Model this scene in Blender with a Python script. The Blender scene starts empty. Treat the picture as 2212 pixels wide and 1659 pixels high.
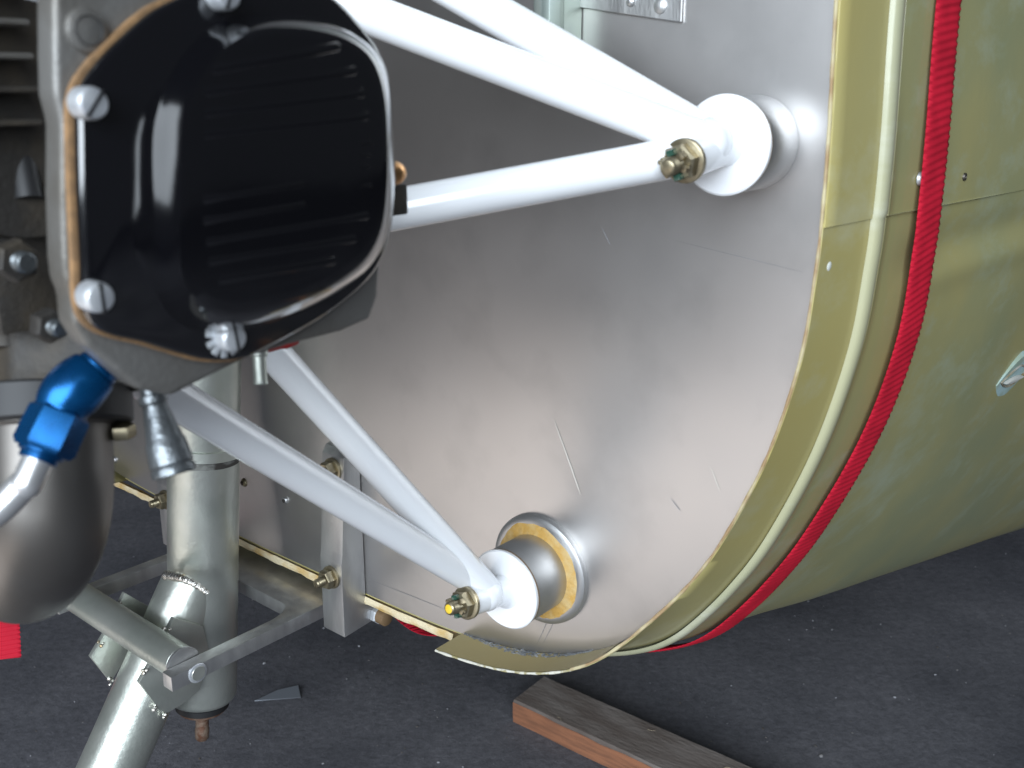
import bpy, bmesh, math, random
from mathutils import Vector, Matrix, noise
random.seed(7)
S = bpy.context.scene
COL = S.collection

# ------------------------------------------------------------------ camera, world, lights, exposure
PITCH = math.radians(16.6); CAMH = 0.86
cd = bpy.data.cameras.new('camera'); cam = bpy.data.objects.new('camera', cd); COL.objects.link(cam)
cam.location = (0, 0, CAMH); cam.rotation_euler = (math.radians(90) - PITCH, 0, 0)
cd.sensor_width = 36; cd.lens = 34.58; cd.clip_start = 0.01; cd.clip_end = 200
cd.dof.use_dof = True; cd.dof.focus_distance = 0.80; cd.dof.aperture_fstop = 15
S.camera = cam
w = bpy.data.worlds.new('World'); S.world = w; w.use_nodes = True
bg = w.node_tree.nodes['Background']; bg.inputs[0].default_value = (0.60, 0.66, 0.76, 1); bg.inputs[1].default_value = 0.085
def area(name, loc, target, sx, sy, power, col):
    l = bpy.data.lights.new(name, 'AREA'); l.shape = 'RECTANGLE'; l.size = sx; l.size_y = sy
    l.energy = power; l.color = col
    o = bpy.data.objects.new(name, l); COL.objects.link(o); o.location = loc
    o.rotation_euler = (Vector(target) - Vector(loc)).to_track_quat('-Z', 'Y').to_euler()
    return o
area('door_daylight', (-1.0, -2.9, 2.1), (0, .6, .6), 4.4, 2.4, 385, (0.82, 0.91, 1.0))
area('floor_glow', (-1.40, -.35, .012), (-1.40, -.35, 1), 1.2, 2.2, 13, (1.0, 0.92, 0.86))
S.view_settings.view_transform = 'Standard'; S.view_settings.look = 'None'
S.view_settings.exposure = 0; S.view_settings.gamma = 1

# ------------------------------------------------------------------ frames of reference
# aircraft frame: a = towards the aircraft's left side, u = up, s = forward of the firewall; origin at the lower engine mount
F = 2125.; CX = 1106.; CY = 829.5
sp, cp = math.sin(PITCH), math.cos(PITCH)
CAM = Vector((0, 0, CAMH))
PSI = math.radians(40)
N = Vector((-math.sin(PSI), -math.cos(PSI), 0)); Hd = Vector((math.cos(PSI), -math.sin(PSI), 0)); Zd = Vector((0, 0, 1))
def ray(px, py):
    X = (px - CX) / F; Y = -(py - CY) / F
    return Vector((X, Y * sp + cp, Y * cp - sp))
O = CAM + ray(1170, 1227).normalized() * 0.70
def V(a, u, s): return O + a * Hd + u * Zd + s * N
def P(px, py, s): r = ray(px, py); return CAM + r * (((O - CAM).dot(N) + s) / r.dot(N))
def PA(px, py, a): r = ray(px, py); return CAM + r * (((O - CAM).dot(Hd) + a) / r.dot(Hd))
def PD(px, py, d): return CAM + ray(px, py) * d
def PF(px, py, zz=0): r = ray(px, py); return CAM + r * ((zz - CAMH) / r.z)
def L(p): d = p - O; return d.dot(Hd), d.dot(Zd), d.dot(N)
AC = -0.325      # aircraft centre line

# ------------------------------------------------------------------ materials
def mat(name, col, rough=.5, metal=0., coat=0., var=None, vscale=20, vcol=None, bump=0, bscale=200, stretch=(1,1,1), rot=0, rvar=0, spec=.5, vlo=.4, vhi=.62, detail=5):
    m = bpy.data.materials.new(name); m.use_nodes = True
    nt = m.node_tree; b = nt.nodes['Principled BSDF']
    b.inputs['Base Color'].default_value = (*col, 1); b.inputs['Roughness'].default_value = rough
    b.inputs['Metallic'].default_value = metal; b.inputs['Coat Weight'].default_value = coat; b.inputs['Coat Roughness'].default_value = .08
    b.inputs['Specular IOR Level'].default_value = spec
    tc = nt.nodes.new('ShaderNodeTexCoord'); mp = nt.nodes.new('ShaderNodeMapping'); mp.inputs['Scale'].default_value = stretch
    m0 = nt.nodes.new('ShaderNodeMapping'); m0.inputs['Rotation'].default_value = (0, 0, rot)
    nt.links.new(tc.outputs['Object'], m0.inputs['Vector']); nt.links.new(m0.outputs[0], mp.inputs['Vector'])
    m['map'] = 1
    if vcol:
        nz = nt.nodes.new('ShaderNodeTexNoise'); nz.inputs['Scale'].default_value = vscale; nz.inputs['Detail'].default_value = detail
        nt.links.new(mp.outputs[0], nz.inputs['Vector'])
        rp = nt.nodes.new('ShaderNodeValToRGB'); rp.color_ramp.elements[0].position = vlo; rp.color_ramp.elements[1].position = vhi
        rp.color_ramp.elements[0].color = (*col, 1); rp.color_ramp.elements[1].color = (*vcol, 1)
        nt.links.new(nz.outputs[0], rp.inputs[0]); nt.links.new(rp.outputs[0], b.inputs['Base Color'])
    if rvar:
        nr = nt.nodes.new('ShaderNodeTexNoise'); nr.inputs['Scale'].default_value = vscale * 1.7; nr.inputs['Detail'].default_value = 4
        nt.links.new(mp.outputs[0], nr.inputs['Vector'])
        mr = nt.nodes.new('ShaderNodeMapRange'); mr.inputs[1].default_value = .3; mr.inputs[2].default_value = .7
        mr.inputs[3].default_value = rough - rvar; mr.inputs[4].default_value = rough + rvar
        nt.links.new(nr.outputs[0], mr.inputs[0]); nt.links.new(mr.outputs[0], b.inputs['Roughness'])
    if bump:
        nb = nt.nodes.new('ShaderNodeTexNoise'); nb.inputs['Scale'].default_value = bscale; nb.inputs['Detail'].default_value = 4
        nt.links.new(mp.outputs[0], nb.inputs['Vector'])
        bp = nt.nodes.new('ShaderNodeBump'); bp.inputs['Strength'].default_value = bump; bp.inputs['Distance'].default_value = .002
        nt.links.new(nb.outputs[0], bp.inputs['Height']); nt.links.new(bp.outputs[0], b.inputs['Normal'])
    return m
M = {}
M['white'] = mat('white_gloss_paint', (.80, .81, .82), .22, coat=.6, vcol=(.76, .77, .79), vscale=9, bump=.05, bscale=60)
M['black'] = mat('black_gloss_enamel', (.0025, .0025, .0035), .10, coat=1, spec=.6, bump=.06, bscale=35)
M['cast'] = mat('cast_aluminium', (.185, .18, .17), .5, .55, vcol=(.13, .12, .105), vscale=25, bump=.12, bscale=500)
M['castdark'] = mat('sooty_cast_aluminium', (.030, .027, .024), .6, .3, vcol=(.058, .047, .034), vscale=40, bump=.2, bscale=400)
M['alu'] = mat('milled_aluminium', (.58, .58, .57), .38, .9, vcol=(.47, .47, .47), vscale=60, rvar=.08, bump=.12, bscale=900, stretch=(1, 1, .25))
M['galv'] = mat('plated_steel', (.58, .60, .55), .40, .82, vcol=(.48, .51, .46), vscale=18, rvar=.07, bump=.12, bscale=250)
M['weld'] = mat('weld_metal', (.75, .73, .68), .25, .95, vcol=(.45, .33, .18), vscale=70, bump=.6, bscale=600, vlo=.55, vhi=.7)
M['spacer'] = mat('turned_aluminium', (.50, .50, .50), .43, .94, vcol=(.45, .45, .45), vscale=50)
M['gold'] = mat('cadmium_plated_steel', (.38, .33, .225), .38, .9, vcol=(.26, .22, .145), vscale=120, rvar=.1)
M['bronze'] = mat('bronze_fitting', (.55, .30, .13), .3, .9)
M['lacquer'] = mat('green_torque_lacquer', (.02, .065, .045), .25, 0, coat=.5)
M['yellow'] = mat('yellow_paint_dab', (.75, .50, .03), .5)
M['sealant'] = mat('amber_sealant', (.46, .27, .065), .7, vcol=(.50, .36, .16), vscale=90, bump=.5, bscale=300)
M['cream'] = mat('cream_edge_sealant', (.70, .60, .40), .7, vcol=(.55, .36, .12), vscale=45, bump=.5, bscale=350, vlo=.46, vhi=.66)
M['brown'] = mat('brown_fibre_washer', (.16, .10, .05), .6)
M['gasket'] = mat('tan_cork_gasket', (.27, .155, .07), .85, vcol=(.18, .105, .05), vscale=200, bump=.3, bscale=900)
M['screw'] = mat('zinc_plated_screw', (.60, .62, .64), .45, .6, vcol=(.50, .52, .55), vscale=150)
M['blue'] = mat('blue_anodised_aluminium', (.003, .085, .25), .27, .75, vcol=(.003, .062, .19), vscale=70, rvar=.06)
M['hose'] = mat('satin_aluminium_line', (.74, .74, .74), .32, .8)
M['nipple'] = mat('dull_zinc_alloy', (.17, .185, .195), .38, .8, vcol=(.12, .13, .135), vscale=60, bump=.3, bscale=350)
M['steel'] = mat('heat_stained_stainless', (.165, .155, .145), .44, .85, vcol=(.11, .095, .08), vscale=12, rvar=.08, stretch=(1, 1, .3))
M['rubber'] = mat('black_rubber', (.012, .012, .013), .55)
M['redpaint'] = mat('red_silicone', (.35, .012, .012), .45)
M['rust'] = mat('rusty_steel', (.13, .06, .035), .6, .4, vcol=(.22, .16, .12), vscale=150, bump=.3, bscale=500)
M['wood'] = mat('weathered_wood', (.11, .087, .075), .85, vcol=(.19, .165, .15), vscale=14, stretch=(1, 3.2, 3.2), rot=.66, bump=.6, bscale=70, vlo=.34, vhi=.72, detail=9)
M['woodcut'] = mat('sawn_reddish_wood', (.29, .12, .06), .85, vcol=(.20, .085, .045), vscale=18, stretch=(1, 9, 9), rot=.66, bump=.4, bscale=60)

def firewall_mat():
    m = mat('brushed_stainless_sheet', (.57, .555, .54), .36, .95)
    nt = m.node_tree; b = nt.nodes['Principled BSDF']
    tc = nt.nodes.new('ShaderNodeTexCoord')
    n1 = nt.nodes.new('ShaderNodeTexNoise'); n1.inputs['Scale'].default_value = 5; n1.inputs['Detail'].default_value = 6; n1.inputs['Roughness'].default_value = .6
    nt.links.new(tc.outputs['Object'], n1.inputs['Vector'])
    r1 = nt.nodes.new('ShaderNodeMapRange'); r1.inputs[1].default_value = .3; r1.inputs[2].default_value = .7; r1.inputs[3].default_value = .33; r1.inputs[4].default_value = .40
    nt.links.new(n1.outputs[0], r1.inputs[0]); nt.links.new(r1.outputs[0], b.inputs['Roughness'])
    # smudges: small darker spots and streaks on the sheet
    n2 = nt.nodes.new('ShaderNodeTexNoise'); n2.inputs['Scale'].default_value = 26; n2.inputs['Detail'].default_value = 6
    nt.links.new(tc.outputs['Object'], n2.inputs['Vector'])
    rp = nt.nodes.new('ShaderNodeValToRGB'); rp.color_ramp.elements[0].position = .24; rp.color_ramp.elements[1].position = .50
    rp.color_ramp.elements[0].color = (.52, .505, .495, 1); rp.color_ramp.elements[1].color = (.58, .562, .55, 1)
    nt.links.new(n2.outputs[0], rp.inputs[0]); nt.links.new(rp.outputs[0], b.inputs['Base Color'])
    # oil-canning of the thin sheet, plus fine brushed grain
    n3 = nt.nodes.new('ShaderNodeTexNoise'); n3.inputs['Scale'].default_value = 4.2; n3.inputs['Detail'].default_value = 1.5
    nt.links.new(tc.outputs['Object'], n3.inputs['Vector'])
    mp = nt.nodes.new('ShaderNodeMapping'); mp.inputs['Scale'].default_value = (1, 1, .04); nt.links.new(tc.outputs['Object'], mp.inputs['Vector'])
    n4 = nt.nodes.new('ShaderNodeTexNoise'); n4.inputs['Scale'].default_value = 900; nt.links.new(mp.outputs[0], n4.inputs['Vector'])
    b1 = nt.nodes.new('ShaderNodeBump'); b1.inputs['Strength'].default_value = .22; b1.inputs['Distance'].default_value = .02
    b2 = nt.nodes.new('ShaderNodeBump'); b2.inputs['Strength'].default_value = .015; b2.inputs['Distance'].default_value = .001
    nt.links.new(n3.outputs[0], b1.inputs['Height']); nt.links.new(n4.outputs[0], b2.inputs['Height'])
    nt.links.new(b1.outputs[0], b2.inputs['Normal']); nt.links.new(b2.outputs[0], b.inputs['Normal'])
    return m
M['firewall'] = firewall_mat()

def skin_mat(name, c1, c2, c3, rough):
    m = mat(name, c1, rough, coat=.25, vcol=c2, vscale=6, bump=.06, bscale=120, vlo=.35, vhi=.68)
    nt = m.node_tree; b = nt.nodes['Principled BSDF']
    src = b.inputs['Base Color'].links[0].from_socket
    tc = nt.nodes.new('ShaderNodeTexCoord')
    n2 = nt.nodes.new('ShaderNodeTexNoise'); n2.inputs['Scale'].default_value = 9; n2.inputs['Detail'].default_value = 7; n2.inputs['Roughness'].default_value = .7
    mp = nt.nodes.new('ShaderNodeMapping'); mp.inputs['Rotation'].default_value = (0, 0, math.radians(-50)); mp.inputs['Scale'].default_value = (.35, 1.4, 1.6)
    nt.links.new(tc.outputs['Object'], mp.inputs[0]); nt.links.new(mp.outputs[0], n2.inputs['Vector'])
    r2 = nt.nodes.new('ShaderNodeMapRange'); r2.inputs[1].default_value = .52; r2.inputs[2].default_value = .72; r2.inputs[3].default_value = 0; r2.inputs[4].default_value = .8
    nt.links.new(n2.outputs[0], r2.inputs[0])
    mx = nt.nodes.new('ShaderNodeMixRGB'); mx.inputs[2].default_value = (*c3, 1)
    nt.links.new(r2.outputs[0], mx.inputs[0]); nt.links.new(src, mx.inputs[1]); nt.links.new(mx.outputs[0], b.inputs['Base Color'])
    return m
M['band'] = skin_mat('olive_primer_edge', (.41, .345, .125), (.36, .325, .145), (.43, .41, .25), .48)
M['skin'] = skin_mat('grey_green_primer', (.335, .295, .122), (.225, .245, .138), (.32, .355, .26), .48)
M['bead'] = skin_mat('worn_pale_primer', (.40, .385, .235), (.34, .345, .235), (.48, .48, .40), .36)
M['gash'] = mat('torn_brown_laminate', (.16, .12, .05), .6, vcol=(.34, .33, .30), vscale=70)
M['scuff'] = mat('pale_blue_filler', (.33, .45, .45), .6, vcol=(.27, .34, .27), vscale=40)

def strap_mat():
    m = mat('red_nylon_webbing', (.50, .008, .028), .75, spec=.25, vcol=(.40, .006, .022), vscale=40)
    b = m.node_tree.nodes['Principled BSDF']; b.inputs['Sheen Weight'].default_value = .0
    return m
M['strap'] = strap_mat()

def floor_mat():
    m = bpy.data.materials.new('dusty_dark_concrete'); m.use_nodes = True
    nt = m.node_tree; b = nt.nodes['Principled BSDF']; b.inputs['Roughness'].default_value = .78
    tc = nt.nodes.new('ShaderNodeTexCoord')
    def nz(scale, det=6, rough=.6):
        q = nt.nodes.new('ShaderNodeTexNoise'); q.inputs['Scale'].default_value = scale; q.inputs['Detail'].default_value = det; q.inputs['Roughness'].default_value = rough
        nt.links.new(tc.outputs['Object'], q.inputs['Vector']); return q
    def ramp(src, p0, p1, c0, c1):
        rp = nt.nodes.new('ShaderNodeValToRGB'); rp.color_ramp.elements[0].position = p0; rp.color_ramp.elements[1].position = p1
        rp.color_ramp.elements[0].color = (*c0, 1); rp.color_ramp.elements[1].color = (*c1, 1); nt.links.new(src.outputs[0], rp.inputs[0]); return rp
    base = ramp(nz(3.2, 5, .6), .34, .66, (.062, .063, .074), (.125, .124, .138))
    mid = ramp(nz(75, 12, .82), .28, .72, (.45, .45, .46), (1.5, 1.47, 1.45))
    mu = nt.nodes.new('ShaderNodeMixRGB'); mu.blend_type = 'MULTIPLY'; mu.inputs[0].default_value = 1
    nt.links.new(base.outputs[0], mu.inputs[1]); nt.links.new(mid.outputs[0], mu.inputs[2])
    fine = ramp(nz(330, 3, .7), .60, .80, (0, 0, 0), (.055, .056, .060))
    ad = nt.nodes.new('ShaderNodeMixRGB'); ad.blend_type = 'ADD'; ad.inputs[0].default_value = 1
    nt.links.new(mu.outputs[0], ad.inputs[1]); nt.links.new(fine.outputs[0], ad.inputs[2])
    nt.links.new(ad.outputs[0], b.inputs['Base Color'])
    bp = nt.nodes.new('ShaderNodeBump'); bp.inputs['Strength'].default_value = .5; bp.inputs['Distance'].default_value = .004
    nt.links.new(nz(120, 8, .7).outputs[0], bp.inputs['Height']); nt.links.new(bp.outputs[0], b.inputs['Normal'])
    return m
M['floor'] = floor_mat()

# ------------------------------------------------------------------ mesh helpers
def thing(name, label, cat, loc, group=None):
    o = bpy.data.objects.new(name, None); COL.objects.link(o); o.location = loc; o.empty_display_size = .02
    o['label'] = label; o['category'] = cat
    if group: o['group'] = group
    return o
def worldloc(o):
    p = Vector((0, 0, 0))
    while o: p += Vector(o.location); o = o.parent
    return p
def obj(name, bm, m, parent=None, label=None, sharp=38, kind=None, cat=None, loc=None):
    bmesh.ops.recalc_face_normals(bm, faces=bm.faces[:])
    me = bpy.data.meshes.new(name)
    base = worldloc(parent) if parent else (Vector(loc) if loc is not None else Vector((0, 0, 0)))
    bmesh.ops.translate(bm, vec=-base, verts=bm.verts[:])
    bm.to_mesh(me); bm.free()
    me.materials.append(M[m] if isinstance(m, str) else m)
    me.polygons.foreach_set('use_smooth', [True] * len(me.polygons))
    me.set_sharp_from_angle(angle=math.radians(sharp))
    o = bpy.data.objects.new(name, me); COL.objects.link(o)
    if parent: o.parent = parent
    else: o.location = base
    if label: o['label'] = label
    if kind: o['kind'] = kind
    if cat: o['category'] = cat
    return o
def basis(d):
    d = d.normalized(); t = Vector((0, 0, 1)) if abs(d.z) < .9 else Vector((1, 0, 0))
    x = t.cross(d).normalized(); return x, d.cross(x).normalized(), d
def lathe(bm, p0, d, prof, seg=40, cap=True, rot=0.):
    """prof: list of (distance along d, radius)"""
    x, y, d = basis(d); rings = []
    for t, r in prof:
        rings.append([bm.verts.new(p0 + d * t + (x * math.cos(rot + 2 * math.pi * k / seg) + y * math.sin(rot + 2 * math.pi * k / seg)) * max(r, 1e-5)) for k in range(seg)])
    for A, B in zip(rings, rings[1:]):
        for k in range(seg):
            bm.faces.new((A[k], A[(k + 1) % seg], B[(k + 1) % seg], B[k]))
    if cap:
        bm.faces.new(rings[0][::-1]); bm.faces.new(rings[-1])
    return rings
def LA(p0, d, prof, seg=40, cap=True, rot=0.):
    bm = bmesh.new(); lathe(bm, p0, d, prof, seg, cap, rot); return bm
def rod(p0, p1, r0, r1=None, seg=36, bev=.0):
    r1 = r0 if r1 is None else r1; d = p1 - p0; l = d.length
    if bev: prof = [(0, r0 - bev), (bev, r0), (l - bev, r1), (l, r1 - bev)]
    else: prof = [(0, r0), (l, r1)]
    return LA(p0, d, prof, seg)
def sweep(bm, pts, radii, seg=24, cap=True):
    rings = []; x = None
    for i, p in enumerate(pts):
        d = (pts[min(i + 1, len(pts) - 1)] - pts[max(i - 1, 0)]).normalized()
        if x is None: x = basis(d)[0]
        x = (x - d * x.dot(d)).normalized(); y = d.cross(x)
        r = radii[i] if isinstance(radii, (list, tuple)) else radii
        rings.append([bm.verts.new(p + (x * math.cos(2 * math.pi * k / seg) + y * math.sin(2 * math.pi * k / seg)) * r) for k in range(seg)])
    for A, B in zip(rings, rings[1:]):
        for k in range(seg): bm.faces.new((A[k], A[(k + 1) % seg], B[(k + 1) % seg], B[k]))
    if cap: bm.faces.new(rings[0][::-1]); bm.faces.new(rings[-1])
def spline(pts, n=8):
    out = []; q = [pts[0]] + list(pts) + [pts[-1]]
    for i in range(1, len(q) - 2):
        p0, p1, p2, p3 = q[i - 1], q[i], q[i + 1], q[i + 2]
        for k in range(n):
            t = k / n
            out.append(.5 * ((2 * p1) + (p2 - p0) * t + (2 * p0 - 5 * p1 + 4 * p2 - p3) * t * t + (3 * p1 - p0 - 3 * p2 + p3) * t ** 3))
    out.append(pts[-1]); return out
def prism(pts, vec, bev=.0008, seg=2):
    bm = bmesh.new()
    A = [bm.verts.new(p) for p in pts]; B = [bm.verts.new(p + vec) for p in pts]; k = len(pts)
    bm.faces.new(A[::-1]); bm.faces.new(B)
    for i in range(k): bm.faces.new((A[i], A[(i + 1) % k], B[(i + 1) % k], B[i]))
    if bev:
        bmesh.ops.recalc_face_normals(bm, faces=bm.faces[:])
        bmesh.ops.bevel(bm, geom=bm.edges[:], offset=bev, segments=seg, affect='EDGES', profile=.6, clamp_overlap=True)
    return bm
def box(c, ax, ay, az, bev=.0008):
    """c centre, ax ay az full-extent vectors"""
    b = c - ax / 2 - ay / 2 - az / 2
    return prism([b, b + ax, b + ax + ay, b + ay], az, bev)
def hexnut(p0, d, r, hgt, rot=.3):
    return LA(p0, d, [(0, r * .93), (hgt * .12, r), (hgt * .8, r), (hgt, r * .86)], 6, rot=rot)
def threaded(p0, d, r, l, pitch=.0012):
    prof = []; t = 0
    while t < l - pitch:
        prof += [(t, r * .9), (t + pitch * .5, r)]; t += pitch
    prof += [(l - .0005, r * .9), (l, r * .75)]
    return LA(p0, d, prof, 20)

# ------------------------------------------------------------------ floor
def make_floor():
    bm = bmesh.new()
    v = [bm.verts.new(p) for p in ((-9, -6, 0), (9, -6, 0), (9, 14, 0), (-9, 14, 0))]; bm.faces.new(v)
    obj('floor', bm, 'floor', kind='structure', label='dusty dark concrete floor with pale grit')
    bm = bmesh.new()
    for i in range(380):
        px = random.uniform(-60, 2280); py = random.uniform(1180, 1700)
        p = PF(px, py, 0)
        r = .0005 * math.exp(random.gauss(.35, .5))
        mtx = Matrix.Translation(p + Vector((0, 0, r * .4))) @ Matrix.Rotation(random.uniform(0, 6), 4, 'Z') @ Matrix.Diagonal((r * random.uniform(.8, 2.0), r, r * .6, 1))
        g = bmesh.ops.create_icosphere(bm, subdivisions=1, radius=1, matrix=mtx)
        for v in g['verts']: v.co += Vector((random.uniform(-.25, .25), random.uniform(-.25, .25), random.uniform(-.15, .15))) * r
    m = mat('pale_grit', (.30, .30, .32), .7, vcol=(.10, .085, .07), vscale=9, vlo=.45, vhi=.55)
    obj('grit', bm, m, kind='stuff', label='pale grit and crumbs scattered on the dark floor', sharp=60, cat='grit')
make_floor()

# ------------------------------------------------------------------ fuselage
OUT = [(.1750, .80), (.1780, .60), (.1794, .45), (.1800, .3617), (.1822, .2968), (.1825, .2554), (.1815, .2266), (.1769, .1784), (.1616, .1188), (.1366, .0594), (.1136, .0206),
       (.0883, -.0130), (.0692, -.0330), (.0489, -.0475), (.0214, -.0613), (-.0078, -.0712), (-.0388, -.0777), (-.0764, -.0824), (-.130, -.0855), (-.1936, -.0869), (-.25, -.0880), (AC, -.0885)]
pts2 = spline([Vector((a, u, 0)) for a, u in OUT], 14)
half = [(p.x, p.y) for p in pts2]
full = half + [(2 * AC - a, u) for a, u in half[-2::-1]]
def gen_normals(o):
    ns = []
    for i in range(len(o)):
        a0, u0 = o[max(i - 1, 0)]; a1, u1 = o[min(i + 1, len(o) - 1)]
        ta, tu = a1 - a0, u1 - u0; l = math.hypot(ta, tu) or 1
        ns.append((-tu / l, ta / l))
    return ns
fn = gen_normals(full)
def sstep(x, a, b):
    t = max(0, min(1, (x - a) / (b - a))); return t * t * (3 - 2 * t)
def skin_pt(i, s, off=0.):
    a, u = full[i]; na, nu = fn[i]
    side = (a - AC) / (.182 - AC)
    ff = max(0, -s)
    aa = a + .09 * ff * side; uu = u - (.36 * min(ff, .10) + .235 * max(0, ff - .10)) * (1 - sstep(u, -.08, .24))
    return V(aa + na * off, uu + nu * off, s)
def lip_e(a, u):
    # how far the skin reaches forward of the firewall: a wide lip at the lower corner, a few mm up the side
    if u > .03: return .003
    if a > .02: return .003 + (.030 - .003) * (1 - sstep(u, -.055, .03))
    return .030
def skin_part(name, i0, i1, rows, m, parent, disp=None, label=None):
    bm = bmesh.new(); grid = []
    for s, off in rows:
        r = []
        for i in range(i0, i1 + 1):
            a, u = full[i]
            ss = lip_e(a, u) + s - 1 if s > .5 else s       # rows coded s>0.5 follow the front edge
            o2 = off + (disp(i, ss) if disp and off > -.0012 else 0)
            r.append(bm.verts.new(skin_pt(i, ss, o2)))
        grid.append(r)
    for A, B in zip(grid, grid[1:]):
        for k in range(len(A) - 1): bm.faces.new((A[k], A[k + 1], B[k + 1], B[k]))
    return obj(name, bm, m, parent, label, sharp=45)

fus = thing('fuselage', 'green primered aircraft fuselage nose with bare metal firewall and raised edge bead', 'fuselage', V(AC, -.10, -.2))
nfull = len(full)
iseam = min(range(len(half)), key=lambda i: abs(half[i][1] - .2545))
ilip = min(range(len(half)), key=lambda i: (half[i][0] + .0764) ** 2 + (half[i][1] + .0824) ** 2)
ilipR = nfull - 1 - ilip
# firewall sheet
bm = bmesh.new()
inn = [(full[i][0] - fn[i][0] * .0012, full[i][1] - fn[i][1] * .0012) for i in range(0, nfull, 2)]
fr = [bm.verts.new(V(a, u, 0)) for a, u in inn]; bk = [bm.verts.new(V(a, u, -.0012)) for a, u in inn]
bm.faces.new(fr); bm.faces.new(bk[::-1])
for k in range(len(fr) - 1): bm.faces.new((fr[k], fr[k + 1], bk[k + 1], bk[k]))
fire = obj('firewall', bm, 'firewall', fus, 'bare brushed stainless firewall sheet')
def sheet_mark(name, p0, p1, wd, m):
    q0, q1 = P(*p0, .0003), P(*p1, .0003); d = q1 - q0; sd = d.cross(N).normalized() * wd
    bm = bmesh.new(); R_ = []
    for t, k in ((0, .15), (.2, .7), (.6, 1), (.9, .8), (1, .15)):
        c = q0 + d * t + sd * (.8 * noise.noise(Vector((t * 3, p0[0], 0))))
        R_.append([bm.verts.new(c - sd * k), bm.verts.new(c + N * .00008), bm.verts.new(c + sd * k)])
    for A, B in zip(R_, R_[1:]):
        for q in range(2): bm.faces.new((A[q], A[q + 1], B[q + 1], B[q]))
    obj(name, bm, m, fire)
bright = mat('painted_glint_and_scratch', (.62, .58, .52), .7, .1); pencil = mat('pencil_line', (.36, .35, .36), .6, .6)
for p0, p1, wd in (((1196, 905), (1256, 1072), .00055), ((1534, 1008), (1556, 1062), .00025)):  # longer line paints a crease reflection as colour; shorter one is scratched metal
    sheet_mark('glint_and_scratch', p0, p1, wd, bright)
for p0, p1, wd in (((784, 1246), (960, 1316), .0002), ((1160, 1392), (1182, 1342), .0002), ((1172, 1392), (1196, 1344), .0002), ((1300, 492), (1318, 528), .0004), ((1448, 1076), (1470, 1104), .0003), ((1460, 520), (1735, 588), .00013)):
    sheet_mark('pencil_mark', p0, p1, wd, pencil)
# skin: edge band from the front edge to the bead (thickness 1.6 mm), rear panel, and the upper panel lapping over them
def rows_band(i): return [(-.05, -.0016), (-.02, -.0016), (1., -.0016), (1.0003, -.0012), (1.0003, -.0004), (1., 0), (-.01, 0), (-.03, 0), (-.0505, 0)]
skin_part('edge_band', iseam, ilip, rows_band(0), 'band', fus, label='olive skin edge with a lip reaching forward under the firewall')
iside0 = min(range(len(half)), key=lambda q: (half[q][0] - .0692) ** 2 + (half[q][1] + .0330) ** 2)
M['lip'] = skin_mat('tan_stained_primer', (.36, .28, .115), (.30, .245, .115), (.36, .33, .20), .5)
skin_part('lip_inner_face', iside0, ilip, [(.0006, -.0019), (.010, -.0019), (.9996, -.0019)], 'lip', fus, label='tan stained inner face of the lower lip')
skin_part('edge_band', ilipR, nfull - 1, rows_band(0), 'band', fus)
skin_part('edge_band', ilip, ilipR, [(-.05, -.0016), (-.001, -.0016), (0.0, 0), (-.05, 0)], 'band', fus)
Rs = [-.0505, -.062, -.0655, -.0662, -.067, -.0677, -.0685, -.071]
s_ = -.071
while s_ > -.40: s_ -= .008; Rs.append(s_)
Rs += [-.5, -.65, -.8, -1.0, -1.3]
gashc = L(P(2200, 800, -.19))
def gash_w(i, s):
    a, u = full[i]; uu = u - .23 * max(0, -s) * (1 - sstep(u, -.06, .20))
    return uu
def disp(i, s):
    d = 0
    if -.0682 < s < -.0656: d -= .0014
    a, u = full[i]
    if i < len(half) and s < -.07:
        # pressed crease running aft across the side
        uc = .208 + (s + .07) * -.02
        q = (u - uc) / .010
        d += .0030 * math.exp(-q * q) * sstep(-s, .09, .17) - .0034 * math.exp(-((u - uc - .016) / .014) ** 2) * sstep(-s, .08, .15)
        p = V(a, u, s); d += .0022 * noise.noise(p * 7)
    return d
skin_part('skin_panel', iseam, nfull - 1, [(s, 0) for s in Rs], 'skin', fus, disp)
up_rows = [(-.05, -.0002), (1., -.0002), (1.0003, .0003), (1.0003, .0007), (1., .0010), (-.01, .0010), (-.03, .0010), (-.0505, .0010)]
skin_part('edge_band', 0, iseam + 1, up_rows, 'band', fus)
skin_part('skin_panel', 0, iseam + 1, [(s, .0010) for s in Rs], 'skin', fus, disp)
# butt strip under the lap edge
bm = bmesh.new()
A_, B_ = [], []
for s in [.0025] + [x for x in [-.0505] + Rs[8:]]:
    A_.append(bm.verts.new(skin_pt(iseam + 1, s, .0010))); B_.append(bm.verts.new(skin_pt(iseam + 1, s, -.0002)))
for k in range(len(A_) - 1): bm.faces.new((A_[k], A_[k + 1], B_[k + 1], B_[k]))
obj('lap_edge', bm, 'bead', fus)
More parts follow.
